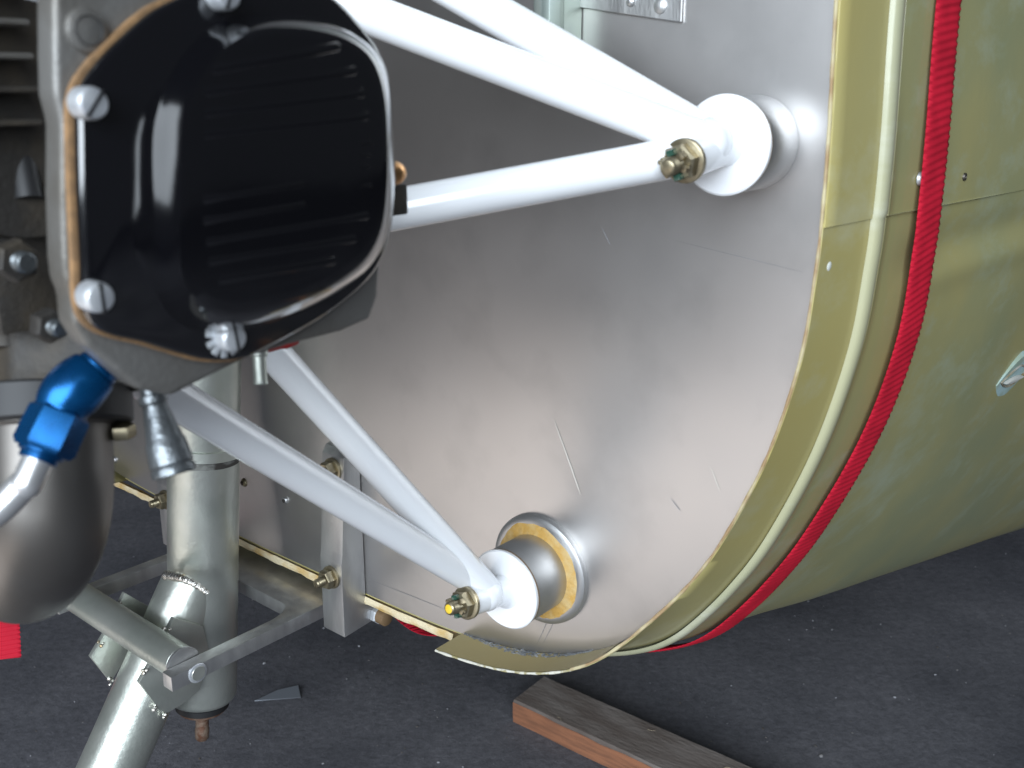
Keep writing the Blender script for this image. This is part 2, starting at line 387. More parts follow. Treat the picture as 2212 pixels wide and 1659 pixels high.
# raised bead round the nose
bm = bmesh.new(); rings = []
for i in range(0, nfull):
    c = skin_pt(i, -.056, -.0005 + (.0010 if i <= iseam else 0)); na, nu = fn[i]; nv = na * Hd + nu * Zd
    rings.append([bm.verts.new(c + N * (math.cos(t) * .0068) + nv * (max(0, math.sin(t)) ** .8 * .0050)) for t in [math.pi * k / 10 for k in range(11)]])
for A, B in zip(rings, rings[1:]):
    for k in range(10): bm.faces.new((A[k], A[k + 1], B[k + 1], B[k]))
obj('edge_bead', bm, 'bead', fus, 'pale worn raised bead running round the nose')
iside = min(range(len(half)), key=lambda q: (half[q][0] - .0489) ** 2 + (half[q][1] + .0475) ** 2)
def edge_line(i0, i1, r, m, off, name):
    bm = bmesh.new(); pts = []
    for i in range(i0, i1):
        a, u = full[i]; pts.append(skin_pt(i, lip_e(a, u) + .0001, off))
    sweep(bm, pts, [r * (1 + .45 * noise.noise(p * 130)) for p in pts], 8); obj(name, bm, m, fus)
edge_line(iside, ilip + 1, .0009, mat('chipped_pale_edge', (.62, .60, .52), .6, vcol=(.34, .30, .16), vscale=160, vlo=.5, vhi=.6), -.0008, 'lip_edge')
edge_line(0, iside + 1, .0010, mat('brown_edge_sealant', (.30, .20, .10), .7, vcol=(.46, .40, .24), vscale=60), -.0012, 'edge_sealant')
# cream sealant showing along the straight lower edge of the firewall
def strip(a0, a1):
    bm = bmesh.new(); rr = []
    k = 60
    for j in range(k + 1):
        a = a0 + (a1 - a0) * j / k
        # height of the lower edge at this a
        ub = min(half, key=lambda q: abs(q[0] - a) + (9 if q[1] > .0 else 0))[1]
        t = .0078 + .0018 * noise.noise(Vector((a * 60, 0, 0)))
        f = .0016 + .0010 * noise.noise(Vector((a * 90, 5, 0)))
        rr.append([bm.verts.new(V(a, ub - .0012 + .0004, f)), bm.verts.new(V(a, ub - t * .6, f + .0012)), bm.verts.new(V(a, ub - t, f)), bm.verts.new(V(a, ub - t, -.010))])
    for A, B in zip(rr, rr[1:]):
        for q in range(3): bm.faces.new((A[q], A[q + 1], B[q + 1], B[q]))
    return bm
obj('edge_sealant', strip(-.62, -.085), 'cream', fus, 'cream and amber sealant along the lower firewall edge')
# dried grey sealant crumbs where the lip meets the firewall
bm = bmesh.new()
for j in range(300):
    t = random.random(); i = int(ilip - t * (ilip - min(range(len(half)), key=lambda q: abs(half[q][0] - .045) + (9 if half[q][1] > 0 else 0))))
    p = skin_pt(i, random.uniform(.0005, .0075) * (math.sin(t * math.pi) * .9 + .15), -.0020)
    r = random.uniform(.0004, .0010)
    bmesh.ops.create_icosphere(bm, subdivisions=1, radius=1, matrix=Matrix.Translation(p) @ Matrix.Rotation(random.uniform(0, 6), 4, 'X') @ Matrix.Diagonal((r * 1.6, r, r * .7, 1)))
obj('sealant_crumbs', bm, mat('grey_old_sealant', (.08, .085, .09), .8, vcol=(.17, .175, .18), vscale=80), fus, kind='stuff')
# screws, rivets, holes on skin and firewall
def dome(p, d, r, hgt): return LA(p, d, [(0, r), (hgt * .35, r * .96), (hgt * .7, r * .74), (hgt * .93, r * .38), (hgt, .0001)], 20)
def skin_hit(px, py):
    best = None
    for i in range(0, len(half)):
        for s in [-.001 * k for k in range(-3, 480, 3)]:
            p = skin_pt(i, s, .0010 if i <= iseam else 0)
            d = p - CAM; zc = d.y * cp - d.z * sp
            x = CX + F * d.x / zc; y = CY - F * (d.y * sp + d.z * cp) / zc
            e = (x - px) ** 2 + (y - py) ** 2
            if best is None or e < best[0]: best = (e, i, s, p)
    _, i, s, p = best; na, nu = fn[i]
    return p, (na * Hd + nu * Zd), i, s
p, nv, _, _ = skin_hit(1990, 390)
sc_ = obj('skin_screw', dome(p - nv * .0008, nv, .0040, .0038), 'screw', fus, 'domed bright screw beside the strap')
p, nv, _, _ = skin_hit(2087, 385)
obj('skin_hole', LA(p - nv * .001, nv, [(0, .0026), (.0013, .0024), (.0014, .0016), (.0002, .0015)], 18), 'steel', fus)
p, nv, _, _ = skin_hit(1793, 579)
obj('filler_dab', dome(p - nv * .0004, nv, .0028, .0009), mat('white_filler', (.66, .68, .62), .7), fus, 'white filler dab on the edge band')
# torn opening with scuffed pale blue rim at the edge of view
p, nv, ii, ss = skin_hit(2172, 815)
t1 = (skin_pt(ii, ss - .05) - skin_pt(ii, ss)).normalized(); t2 = nv.cross(t1).normalized()
if t2.z < 0: t2 = -t2
def lens(c, l, hgt, lift, nn=28):
    q = []
    for k in range(nn):
        t = 2 * math.pi * k / nn; x = math.cos(t); y = math.sin(t) * (1 - abs(x) ** 1.6) ** .5 if abs(x) < 1 else 0
        q.append(c + t1 * (x * l) + t2 * (y * hgt + x * .22 * hgt) + nv * lift)
    return q
cg = p + t1 * .016
def lens_bm(sets):
    bm = bmesh.new(); R_ = [[bm.verts.new(x) for x in s] for s in sets]
    for A, B in zip(R_, R_[1:]):
        for k in range(len(A)): bm.faces.new((A[k], A[(k + 1) % len(A)], B[(k + 1) % len(A)], B[k]))
    bm.faces.new(R_[-1]); return bm
obj('torn_opening_rim', lens_bm([lens(cg, .036, .022, -.002), lens(cg, .034, .020, .0016), lens(cg, .031, .014, .0019), lens(cg, .028, .0095, .0016)]), 'scuff', fus, 'pale blue scuffed rim of a torn opening')
obj('torn_opening', lens_bm([lens(cg, .029, .0105, .0016), lens(cg, .0285, .0098, .0030), lens(cg, .027, .009, .0022), lens(cg - nv * .001, .024, .007, .0018)]), 'gash', fus)
obj('torn_flap', lens_bm([lens(cg - t2 * .003, .022, .0028, .0018), lens(cg - t2 * .003, .021, .0024, .0042), lens(cg - t2 * .003, .018, .0012, .0046)]), mat('frayed_glass_fibre', (.5, .5, .46), .7), fus)
for px, py, r in ((528, 1042, .0042), (618, 1080, .0034), (248, 993, .0042)):
    p = P(px, py, 0)
    rv = obj('rivet', dome(p, N, r, .0028), 'gold' if px == 528 else 'spacer', fus)
    obj('rivet_stem', LA(p + N * .001, N, [(0, r * .5), (.0022, r * .48), (.0026, r * .3)], 14), 'castdark', rv)
# stiffener angle and riveted doubler at the top of the firewall
a0, u0, _ = L(P(1150, 60, .004)); a1, _, _ = L(P(1228, 60, .016))
bmS = prism([V(a0, u0 - .018, .0005), V(a0 + .034, u0 - .018, .0005), V(a0 + .034, u0 - .018, .018), V(a0 + .0315, u0 - .018, .018), V(a0 + .0315, u0 - .018, .003), V(a0 + .012, u0 - .018, .003), V(a0 + .010, u0 - .018, .008), V(a0 + .004, u0 - .018, .008), V(a0, u0 - .018, .003)], Zd * .5, .0005, 1)
obj('stiffener', bmS, mat('green_primed_channel', (.33, .38, .33), .45, .5, vcol=(.25, .29, .27), vscale=20), fus, 'grey green vertical stiffener channel')
q0, q1, q2 = L(P(1236, 14, .002)), L(P(1470, 48, .002)), L(P(1470, 0, .002))
dbl = obj('doubler_plate', prism([V(q0[0], q0[1], .0004), V(q1[0], q1[1], .0004), V(q1[0] - .001, q1[1] + .30, .0004), V(q0[0], q1[1] + .30, .0004)], N * .0022, .0004, 1), 'alu', fus, 'riveted aluminium doubler plate')
for px, py in ((1363, 3), (1427, 13)):
    obj('rivet', dome(P(px, py, .0026), N, .0042 if px > 1400 else .003, .0018), 'alu', dbl)
for k in range(1, 6):
    b_ = L(P(1427, 13, .0026)); obj('rivet', dome(V(b_[0], b_[1] + .03 * k, .0026), N, .0042, .0018), 'alu', dbl)

# ------------------------------------------------------------------ engine mount
em = thing('engine_mount', 'white painted tubular steel engine mount bolted to the firewall', 'engine mount', V(0, 0, 0))
RT = .0095
def mount_point(a, u, rs, ls, flange, tilt):
    c = V(a, u, 0)
    if flange:
        fl = obj('mount_flange', LA(c, N, [(0, .0400), (.0015, .0402), (.0040, .0396), (.0052, .0378), (.0054, .035), (.0050, rs)], 72), 'spacer', em, 'wide washer plate with amber sealant')
        bm = bmesh.new(); prev = None; rg = []
        x, y, _ = basis(N)
        for k in range(72):
            t = 2 * math.pi * k / 72; d = x * math.cos(t) + y * math.sin(t)
            ro = .0350 + .0016 * noise.noise(Vector((math.cos(t) * 3, math.sin(t) * 3, 1))) + .0008 * noise.noise(Vector((math.cos(t) * 9, math.sin(t) * 9, 4)))
            rg.append([bm.verts.new(c + d * ro + N * .0050), bm.verts.new(c + d * (ro - .0012) + N * .0060), bm.verts.new(c + d * (rs + .002) + N * .0064), bm.verts.new(c + d * (rs - .0005) + N * .0074)])
        for k in range(72):
            A, B = rg[k], rg[(k + 1) % 72]
            for q in range(3): bm.faces.new((A[q], A[q + 1], B[q + 1], B[q]))
        obj('sealant_ring', bm, 'sealant', fl)
    obj('mount_spacer', LA(c, N, [(0, rs - .0003), (.0006, rs), (ls - .0006, rs), (ls, rs - .0004)], 72), 'spacer', em)
    obj('fibre_washer', LA(c + N * ls, N, [(0, rs + .0002), (.0012, rs + .0002)], 72), 'brown', em)
    obj('mount_disc', LA(c + N * (ls + .0012), N, [(0, rs + .0002), (.0006, rs + .0006), (.0028, rs + .0006), (.0036, rs - .0004)], 72), 'white', em)
    z0 = ls + .0040
    c0 = c + N * z0; Nw = (N + Zd * tilt).normalized()
    obj('mount_socket', LA(c0, Nw, [(0, RT + .0035), (.002, RT + .0012), (.006, RT), (.036, RT), (.0365, RT - .0006)], 48), 'white', em)
    e = c0 + Nw * .0365
    ws = obj('washer', LA(e, Nw, [(0, RT + .0012), (.0022, RT + .0012), (.0026, RT + .0006)], 36), 'gold', em)
    nut = obj('castle_nut', hexnut(e + Nw * .0026, Nw, .0092, .0060), 'gold', em)
    x, y, _ = basis(Nw)
    for k in range(6):
        t = k * math.pi / 3 + .3 + math.pi / 6
        d = x * math.cos(t) + y * math.sin(t); d2 = -x * math.sin(t) + y * math.cos(t)
        cc = e + Nw * .0102 + d * .0058
        obj('nut_castellation', box(cc, d * .0030, d2 * .0036, Nw * .0044, .0005), 'lacquer' if k in (1, 4) else 'gold', nut)
    b = obj('bolt_end', threaded(e + Nw * .006, Nw, .0044, .0118), 'gold', em)
    pin = obj('split_pin', rod(e + Nw * .0108 - x * .0086 + y * .001, e + Nw * .0108 + x * .0086 - y * .001, .0010, seg=10), 'gold', nut)
    if flange: obj('paint_dab', dome(e + Nw * .0176, Nw, .0030, .0008), 'yellow', b)
    return e
LS = .0365
mount_point(0, 0, .0272, LS, True, .16)
mount_point(.140, .2935, .0243, .0300, False, -.15)
def tube(p0, p1, r=RT, ext=0.):
    d = (p1 - p0).normalized(); obj('mount_tube', LA(p0, d, [(0, r), ((p1 - p0).length + ext, r)], 40), 'white', em)
lowN = V(0, 0, LS + .024); upN = V(.131, .2935, .0300 + .024)
tube(PD(1046, 1268, .655), PD(372, 856, .445), ext=.12)
tube(V(0, .001, LS + .016), PD(604, 778, .535), ext=.12)
tube(V(.139, .297, .045), PD(1022, 2, .49), r=.0098, ext=.25)
tube(V(.139, .296, .053), PD(790, 27, .475), r=.0098, ext=.10)
tube(V(.140, .291, .055), PD(855, 452, .462), r=.0098, ext=.06)
# weld fillets at the clusters
for c, r in ((V(0, .004, LS + .022), .0112), (V(.139, .2955, .049), .0122)):
    bm = bmesh.new(); bmesh.ops.create_icosphere(bm, subdivisions=3, radius=r, matrix=Matrix.Translation(c)); obj('weld_cluster', bm, 'white', em)

# ------------------------------------------------------------------ engine
eng = thing('engine', 'aircraft engine cylinder head with glossy black finned rocker cover and slotted screws', 'engine', V(.02, .19, .30))
AF = .110
def plane_poly(pix, a): return [PA(x, y, a) for x, y in pix]
FL = [(163, 205), (160, 300), (163, 420), (170, 560), (172, 632), (184, 684), (226, 716), (300, 734), (372, 756), (440, 772), (508, 770), (560, 748), (640, 706), (720, 655), (790, 590), (826, 515), (838, 420), (839, 300), (829, 190), (803, 112), (756, 48), (700, -8), (630, -38), (540, -46), (450, -34), (380, -2), (322, 28), (262, 78), (202, 140)]
def loop_smooth(pts, n=4):
    k = len(pts); out = []
    for i in range(k):
        p0, p1, p2, p3 = pts[i - 1], pts[i], pts[(i + 1) % k], pts[(i + 2) % k]
        for j in range(n):
            t = j / n
            out.append(.5 * ((2 * p1) + (p2 - p0) * t + (2 * p0 - 5 * p1 + 4 * p2 - p3) * t * t + (3 * p1 - p0 - 3 * p2 + p3) * t ** 3))
    return out
fl3 = loop_smooth(plane_poly(FL, AF))
cen = sum(fl3, Vector()) / len(fl3)
def scaled(pts, k, da, c=None):
    c = c or cen
    return [c + (p - c) * k + Hd * da for p in pts]
def inset(pts, d, da):
    """move a closed loop in the s-u plane inwards by d (metres), then along Hd by da"""
    k = len(pts); out = []
    for i in range(k):
        t = (pts[(i + 1) % k] - pts[i - 1]).normalized(); q = Hd.cross(t)
        if q.dot(cen - pts[i]) < 0: q = -q
        out.append(pts[i] + q * d + Hd * da)
    return out
def loft(sets, capfirst=True, caplast=True):
    bm = bmesh.new(); R_ = [[bm.verts.new(x) for x in s] for s in sets]
    for A, B in zip(R_, R_[1:]):
        for k in range(len(A)): bm.faces.new((A[k], A[(k + 1) % len(A)], B[(k + 1) % len(A)], B[k]))
    if capfirst: bm.faces.new(R_[0][::-1])
    if caplast: bm.faces.new(R_[-1])
    return bm
# dome of the cover: base loop hugging the flange at right, set in on the left; top loop
DB = [(328, 300), (328, 420), (330, 540), (336, 622), (362, 674), (412, 708), (474, 716), (540, 704), (620, 680), (700, 640), (770, 588), (812, 518), (828, 420), (828, 300), (818, 190), (792, 118), (744, 70), (684, 42), (610, 28), (540, 28), (486, 42), (440, 72), (398, 114), (364, 168), (340, 232)]
DT = [(396, 300), (392, 420), (390, 520), (396, 600), (428, 650), (490, 670), (556, 664), (622, 650), (684, 624), (744, 590), (792, 548), (821, 490), (833, 410), (835, 300), (827, 200), (801, 128), (753, 88), (690, 68), (620, 60), (560, 66), (512, 84), (474, 114), (442, 160), (416, 208), (402, 256)]
db = loop_smooth(plane_poly(DB, AF + .004)); dt = loop_smooth(plane_poly(DT, AF + .027))
def mixl(A, B, t): return [a.lerp(b, t) for a, b in zip(A, B)]
body = [fl3, inset(fl3, -.0006, .0012), inset(fl3, 0, .0034), inset(fl3, .0012, .0042)]
def at_a(pts, a):
    return [p + Hd * (a - L(p)[0]) for p in pts]
domel = [at_a(mixl(db, dt, -.06), AF + .0041), at_a(mixl(db, dt, .03), AF + .0065), at_a(mixl(db, dt, .16), AF + .012), at_a(mixl(db, dt, .42), AF + .0185), at_a(mixl(db, dt, .70), AF + .0238), at_a(mixl(db, dt, .90), AF + .0264), at_a(mixl(db, dt, 1.03), AF + .0272)]
dcen = sum(dt, Vector()) / len(dt)
domel.append(at_a([dcen + (p - dcen) * .93 for p in dt], AF + .0276)); domel.append(at_a([dcen + (p - dcen) * .6 for p in dt], AF + .0278))
bmc = loft(body)
R_ = [[bmc.verts.new(x) for x in q] for q in domel]
for A, B in zip(R_, R_[1:]):
    for k in range(len(A)): bmc.faces.new((A[k], A[(k + 1) % len(A)], B[(k + 1) % len(A)], B[k]))
bmc.faces.new(R_[0][::-1]); bmc.faces.new(R_[-1])
cover = obj('rocker_cover', bmc, 'black', eng, 'glossy black rocker cover with ribbed face', sharp=60)
# cast ribs and plaque on the cover face
fa = AF + .0276
def rib(p0, p1, r=.0011):
    q0, q1 = PA(*p0, fa), PA(*p1, fa); d = q1 - q0
    x = d.normalized(); y = Hd.cross(x)
    bm = bmesh.new(); R_ = []
    for t, k in ((0, .2), (.02, 1), (.98, 1), (1, .2)):
        c = q0 + d * t
        R_.append([bm.verts.new(c + y * (math.cos(m_) * r * (k + .4)) + Hd * (math.sin(m_) * r * .42 * k - .00015)) for m_ in [math.pi * j / 6 for j in range(7)]])
    for A, B in zip(R_, R_[1:]):
        for j in range(6): bm.faces.new((A[j], A[j + 1], B[j + 1], B[j]))
    return bm
for p0, p1 in (((458, 152), (735, 100)), ((440, 200), (772, 152)), ((438, 246), (790, 200)), ((436, 292), (800, 250)), ((436, 432), (660, 396)), ((436, 478), (662, 440)), ((440, 524), (800, 464)), ((446, 566), (772, 514)), ((470, 606), (726, 562))):
    obj('rib', rib(p0, p1), 'black', cover)
for p0, p1 in (((676, 330), (676, 420)), ((676, 330), (806, 306)), ((676, 420), (806, 398)), ((700, 352), (800, 333)), ((700, 376), (800, 357))):
    obj('plaque_line', rib(p0, p1, .0007), 'black', cover)
# screws
def cover_screw(px, py, r=.0045, slot=1.5, washer=False, parent=cover):
    c = PA(px, py, AF + .009)
    base = c - Hd * .0052
    sc = obj('cover_screw', LA(base, Hd, [(0, r), (.0048, r), (.0058, r * .96), (.0066, r * .84), (.0069, r * .6), (.0070, .0002)], 36), 'screw', parent, 'bright slotted fillister screw')
    x, y, _ = basis(Hd); d = x * math.cos(slot) + y * math.sin(slot); e = Hd.cross(d)
    obj('screw_slot', box(base + Hd * .0067, d * r * 1.9, e * .0009, Hd * .0012, .0001), 'rubber', sc)
    if washer:
        for k in range(11):
            t = 2 * math.pi * k / 11; q = x * math.cos(t) + y * math.sin(t)
            obj('lock_washer_tooth', box(base + q * (r + .0012) + Hd * .0006, q * .0026, Hd.cross(q) * .0020, Hd * .0010, .0002), 'screw', sc)
cover_screw(199, 223, slot=.9); cover_screw(214, 643, slot=1.6); cover_screw(504, 731, slot=1.7, washer=True); cover_screw(490, -12, slot=1.2)
# gasket and rocker box flange
obj('gasket', loft([inset(fl3, -.0014, -.0030), inset(fl3, -.0014, -.0001), fl3]), 'gasket', eng, 'tan cork gasket edge')
HB = [(116, -60), (117, 120), (119, 205), (134, 262), (133, 420), (137, 560), (142, 606), (156, 640), (160, 700), (190, 748), (252, 800), (300, 842), (372, 856), (470, 806), (540, 772), (640, 742), (740, 716), (800, 690), (818, 640), (824, 545), (826, 470), (828, 380), (825, 200), (790, 100), (730, 20), (660, -60), (500, -110), (250, -110)]
hb = [PA(x, y, AF - .0035) for x, y in HB]
head = obj('cylinder_head', prism(hb, -Hd * .011, .0022, 3), 'cast', eng, 'grey cast cylinder head flange')
hc = PA(186, 66, AF - .0030)
hb_ = obj('flange_boss', LA(hc - Hd * .001, Hd, [(0, .0062), (.0020, .0060), (.0026, .0052)], 28), 'cast', head)
obj('boss_hole', LA(hc + Hd * .0012, Hd, [(0, .0042), (.0008, .0040), (-.0010, .0030)], 24), 'rubber', head)
# lower casting wedge and sooty underside behind the fittings
wd = [PD(x, y, .375) for x, y in ((20, 690), (160, 700), (250, 745), (480, 770), (300, 850), (20, 860))]
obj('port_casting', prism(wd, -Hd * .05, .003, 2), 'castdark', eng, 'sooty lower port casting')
wd2 = [PD(x, y, .352) for x, y in ((236, 735), (330, 748), (478, 775), (318, 826), (262, 822))]
obj('port_rib', prism(wd2, -Hd * .02, .002, 2), 'cast', eng)
# cooling fins left of the flange
for k in range(7, 16):
    uu = .235 + k * .0105
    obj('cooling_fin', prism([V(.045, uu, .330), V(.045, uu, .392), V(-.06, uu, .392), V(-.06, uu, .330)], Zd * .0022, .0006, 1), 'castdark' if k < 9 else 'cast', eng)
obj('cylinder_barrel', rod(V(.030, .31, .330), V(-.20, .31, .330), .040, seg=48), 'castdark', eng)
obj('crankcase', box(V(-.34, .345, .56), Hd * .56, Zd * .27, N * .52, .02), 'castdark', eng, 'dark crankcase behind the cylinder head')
# spark plug and lead, push rod tube, studs near the left edge of view
sp0, sp1 = PD(28, 215, .36), PD(44, 330, .345)
plug = obj('spark_plug', LA(sp0, sp1 - sp0, [(0, .006), (.006, .0085), (.0075, .0085), (.008, .006), (.02, .006), (.0225, .0072), (.028, .0072), (.030, .005)], 24), 'gold', eng)
obj('plug_lead', rod(sp1, PD(62, 430, .345), .0048), 'rubber', plug)
bm = bmesh.new(); sweep(bm, spline([PD(30, 360, .40), PD(34, 480, .40), PD(30, 620, .39), PD(24, 760, .385)], 6), .011); obj('pushrod_tube', bm, 'castdark', eng)
for px, py, r in ((24, 560, .0075), (95, 700, .006)):
    c = PD(px, py, .335); b = obj('stud_nut', hexnut(c, Hd, r, .007), 'castdark', eng); obj('stud_end', threaded(c + Hd * .006, Hd, r * .5, .006), 'nipple', b)
obj('engine_bracket', box(PD(40, 600, .37), Hd * .03, Zd * .035, N * .03, .002), 'castdark', eng)
# blue-white mount tube seen past the fins belongs to the mount
obj('mount_tube', rod(PD(-60, -22, .36), PD(150, 66, .38), .0098), 'white', em)
# bronze fitting and bracket at the right edge of the cover
c = PD(846, 374, .40)
obj('drain_fitting', LA(c - N * -.004, -N, [(0, .0048), (.004, .0052), (.007, .0048), (.009, .0036)], 20), 'bronze', eng, 'small bronze fitting behind the cover')
obj('fitting_bracket', box(PD(848, 432, .41), Hd * .006, Zd * .0125, N * .012, .001), 'castdark', eng)
# drain nozzle, stub pipe and red seal under the head
c0, c1 = PD(318, 822, .335), PD(378, 1026, .335); d = c1 - c0; l = d.length
obj('drain_nozzle', LA(c0, d, [(0, .0034), (l * .15, .0034), (l * .17, .0048), (l * .24, .0048), (l * .26, .0040), (l * .62, .0062), (l * .66, .0068), (l * .88, .0074), (l * .90, .0068), (l * .93, .0075), (l * .99, .0074), (l, .0066), (l * .985, .0050), (l * .90, .0046)], 36), 'nipple', eng, 'dull grey tapered drain nozzle')
c0, c1 = PD(558, 735, .40), PD(563, 832, .40)
obj('stub_pipe', LA(c0, c1 - c0, [(0, .0036), (.0062, .0036), (.0068, .0028), (.0155, .0028), (.0178, .0031), (.0182, .0024)], 24), 'galv', eng)
bm = bmesh.new(); sweep(bm, spline([PD(520, 752, .42), PD(580, 748, .425), (PD(640, 728, .43))], 6), [.0016] * 3 + [.0026] * 6 + [.0034] * 3 + [.0030]); obj('red_seal', bm, 'redpaint', eng)

# ------------------------------------------------------------------ exhaust pipe
ex = thing('exhaust_pipe', 'blurred stainless exhaust pipe bend below the engine at the left edge', 'exhaust pipe', PD(100, 1350, .36))
path = [PD(104, 880, .37), PD(106, 980, .368), PD(106, 1060, .367), PD(99, 1130, .370), PD(84, 1188, .384), PD(66, 1224, .410), PD(48, 1238, .448), PD(30, 1238, .50), PD(10, 1230, .56)]
bm = bmesh.new(); sweep(bm, spline(path, 8), .0225, 48); obj('pipe', bm, 'steel', ex)
d = path[1] - path[0]
obj('slip_joint_ring', LA(path[0] + d * .22, d, [(0, .0226), (.0006, .0238), (.0030, .0238), (.0040, .0226)], 48), 'steel', ex)
obj('port_flange', LA(path[0] - d * .40, d, [(0, .029), (.001, .030), (.0125, .030), (.0135, .029)], 48), 'rubber', ex, 'black flange above the exhaust pipe')
obj('flange_stud', hexnut(PD(262, 918, .375), -Zd, .0052, .005), 'gold', ex)

# ------------------------------------------------------------------ oil line with blue fittings
ol = thing('oil_line', 'blue anodised elbow fitting with aluminium tube curving to the left edge', 'hose fitting', PD(100, 1000, .32))
D1 = .325
q0, q1, q2 = PD(238, 772, D1), PD(150, 850, D1 - .006), PD(92, 972, D1 - .012)
d = q1 - q0; l = d.length
obj('elbow_thread', LA(q0, d, [(0, .0062)] + [(l * (.04 + .07 * k), .0066 if k % 2 else .0072) for k in range(6)] + [(l * .5, .0060)], 32), 'blue', ol)
bm = bmesh.new(); pth = spline([q0.lerp(q1, .38), q0.lerp(q1, .72), q1.lerp(q2, .10), q1.lerp(q2, .36)], 6)
sweep(bm, pth, [.0064 + .0014 + .0016 * math.sin(math.pi * min(1, k / (len(pth) - 1) * 1.05)) for k in range(len(pth))], 32); obj('elbow_body', bm, 'blue', ol)
d = q2 - q1; l = d.length
nutp = q1 + d * .26
obj('hex_nut', LA(nutp, d, [(0, .0074), (.0022, .0096), (.0135, .0098), (.0152, .0086)], 6, rot=.2), 'blue', ol)
obj('collar', LA(nutp + d.normalized() * .0150, d, [(0, .0072), (.0012, .0072), (.0016, .0060), (.0034, .0060)], 32), 'blue', ol)
e = nutp + d.normalized() * .0178
bm = bmesh.new(); sweep(bm, spline([e, e + d.normalized() * .008, PD(48, 1050, .31), PD(0, 1098, .308), PD(-60, 1135, .306), PD(-140, 1150, .305)], 8), .0048, 28); obj('tube', bm, 'hose', ol)

# ------------------------------------------------------------------ nose gear leg
ng = thing('nose_gear_leg', 'plated steel nose gear leg with angled lower tube and cross tube', 'landing gear', PA(240, 1659, AC))
g0, g1 = PA(441, 860, AC), PA(437, 1508, AC)
R1 = .0300; d = (g1 - g0).normalized(); lg = (g1 - g0).length
up0 = g0 - d * .10
obj('upper_tube', LA(up0, d, [(0, R1), (lg + .10 - .006, R1), (lg + .10 - .002, R1 - .002), (lg + .10, R1 - .006)], 64), 'galv', ng)
j = PA(440, 972, AC)
bm = bmesh.new(); lathe(bm, j - d * .006, d, [(0, R1), (.0006, R1 + .0022), (.009, R1 + .0022), (.0096, R1)], 64); obj('joint_collar', bm, 'galv', ng)
obj('sealant_band', LA(j + d * .0034, d, [(0, R1), (.0005, R1 + .0010), (.002, R1 + .0012), (.004, R1 + .0003), (.006, R1)], 64, cap=False), mat('dark_oily_residue', (.06, .055, .05), .6, .2, vcol=(.30, .31, .29), vscale=60, vlo=.42, vhi=.58), ng)
# bottom bumper, bolt
bp = g1 + d * .0002
obj('rubber_bumper', LA(bp, d, [(0, .021), (.0012, .0235), (.0065, .0235), (.0075, .022)], 48), 'rubber', ng)
obj('bumper_washer', LA(bp + d * .0075, d, [(0, .0215), (.0022, .0210), (.003, .019)], 48), 'rust', ng)
obj('bumper_nut', hexnut(bp + d * .0105, d, .0082, .0070), 'galv', ng)
obj('bumper_bolt', LA(bp + d * .017, d, [(0, .0058), (.012, .0058), (.013, .0064), (.022, .0060), (.024, .0045)], 20), 'rust', ng)
# lower leg tube
k0, k1 = PA(415, 1262, AC), PA(238, 1662, AC); dl = (k1 - k0).normalized(); R2 = .0265
low_end = k0 + dl * (k0.z / -dl.z - .25) if dl.z < 0 else k1
obj('lower_tube', LA(k0 - dl * .006, dl, [(0, R2 - .004), (.004, R2), ((low_end - k0).length, R2)], 64), 'galv', ng, 'angled lower leg tube')
# weld bead at the junction
wp = []
for k in range(40):
    t = k / 39; wp.append(P(358 + 92 * t, 1243 + 40 * t - 10 * math.sin(t * 3.1), L(k0)[2] + R1 - .0005 - .016 * abs(t - .35) ** 1.5))
bm = bmesh.new(); sweep(bm, wp, [.0036 * (.85 + .30 * abs(math.sin(k * .9)) + .3 * noise.noise(Vector((k * .4, 0, 0)))) * (1 - .5 * (k / 39) ** 2) for k in range(40)], 12)
obj('weld_bead', bm, 'weld', ng)
# cross tube
SC = .140
c0, c1 = P(158, 1290, SC), P(392, 1424, SC)
uC = (L(c0)[1] + L(c1)[1]) / 2; aL, aR = L(c0)[0], L(c1)[0]
RC = .0135
obj('cross_tube', LA(V(aL, uC, SC), Hd, [(0, RC - .001), (.001, RC), (aR - aL - .001, RC), (aR - aL, RC - .001)], 48), 'galv', ng)
obj('bush_flange', LA(V(aR, uC, SC), Hd, [(0, RC - .0005), (.0004, RC + .0008), (.0022, RC + .0008), (.0028, RC - .001)], 48), 'spacer', ng)
obj('bush_flange', LA(V(aL - .0028, uC, SC), Hd, [(0, RC - .0005), (.0004, RC + .0008), (.0022, RC + .0008), (.0028, RC - .001)], 48), 'spacer', ng)
# gusset plates either side of the leg carrying the cross tube
aP = AC + .030
RP = [(376, 1335), (439, 1353), (452, 1410), (432, 1490), (402, 1516), (354, 1546), (301, 1475), (330, 1425)]
rp = [PA(x, y, aP) for x, y in RP]
obj('gusset', prism(rp, -Hd * .0045, .0005, 2), 'galv', ng)
LP = [(270, 1281), (323, 1311), (318, 1345), (276, 1415), (240, 1474), (196, 1420), (226, 1370)]
lp = [PA(x, y, AC - .034) for x, y in LP]
obj('gusset', prism(lp, -Hd * .0045, .0005, 2), 'galv', ng)
for px, py, a in ((360, 1359, aP), (316, 1446, aP), (338, 1532, aP), (352, 1546, aP), (215, 1390, AC - .034), (240, 1470, AC - .034), (258, 1306, AC - .034)):
    bm = bmesh.new(); c = PA(px, py, a)
    for k in range(3):
        r = random.uniform(.0012, .0020); bmesh.ops.create_icosphere(bm, subdivisions=2, radius=r, matrix=Matrix.Translation(c + Vector((random.uniform(-1, 1), random.uniform(-1, 1), random.uniform(-1, 1))) * .0025))
    obj('weld_spot', bm, 'weld', ng)

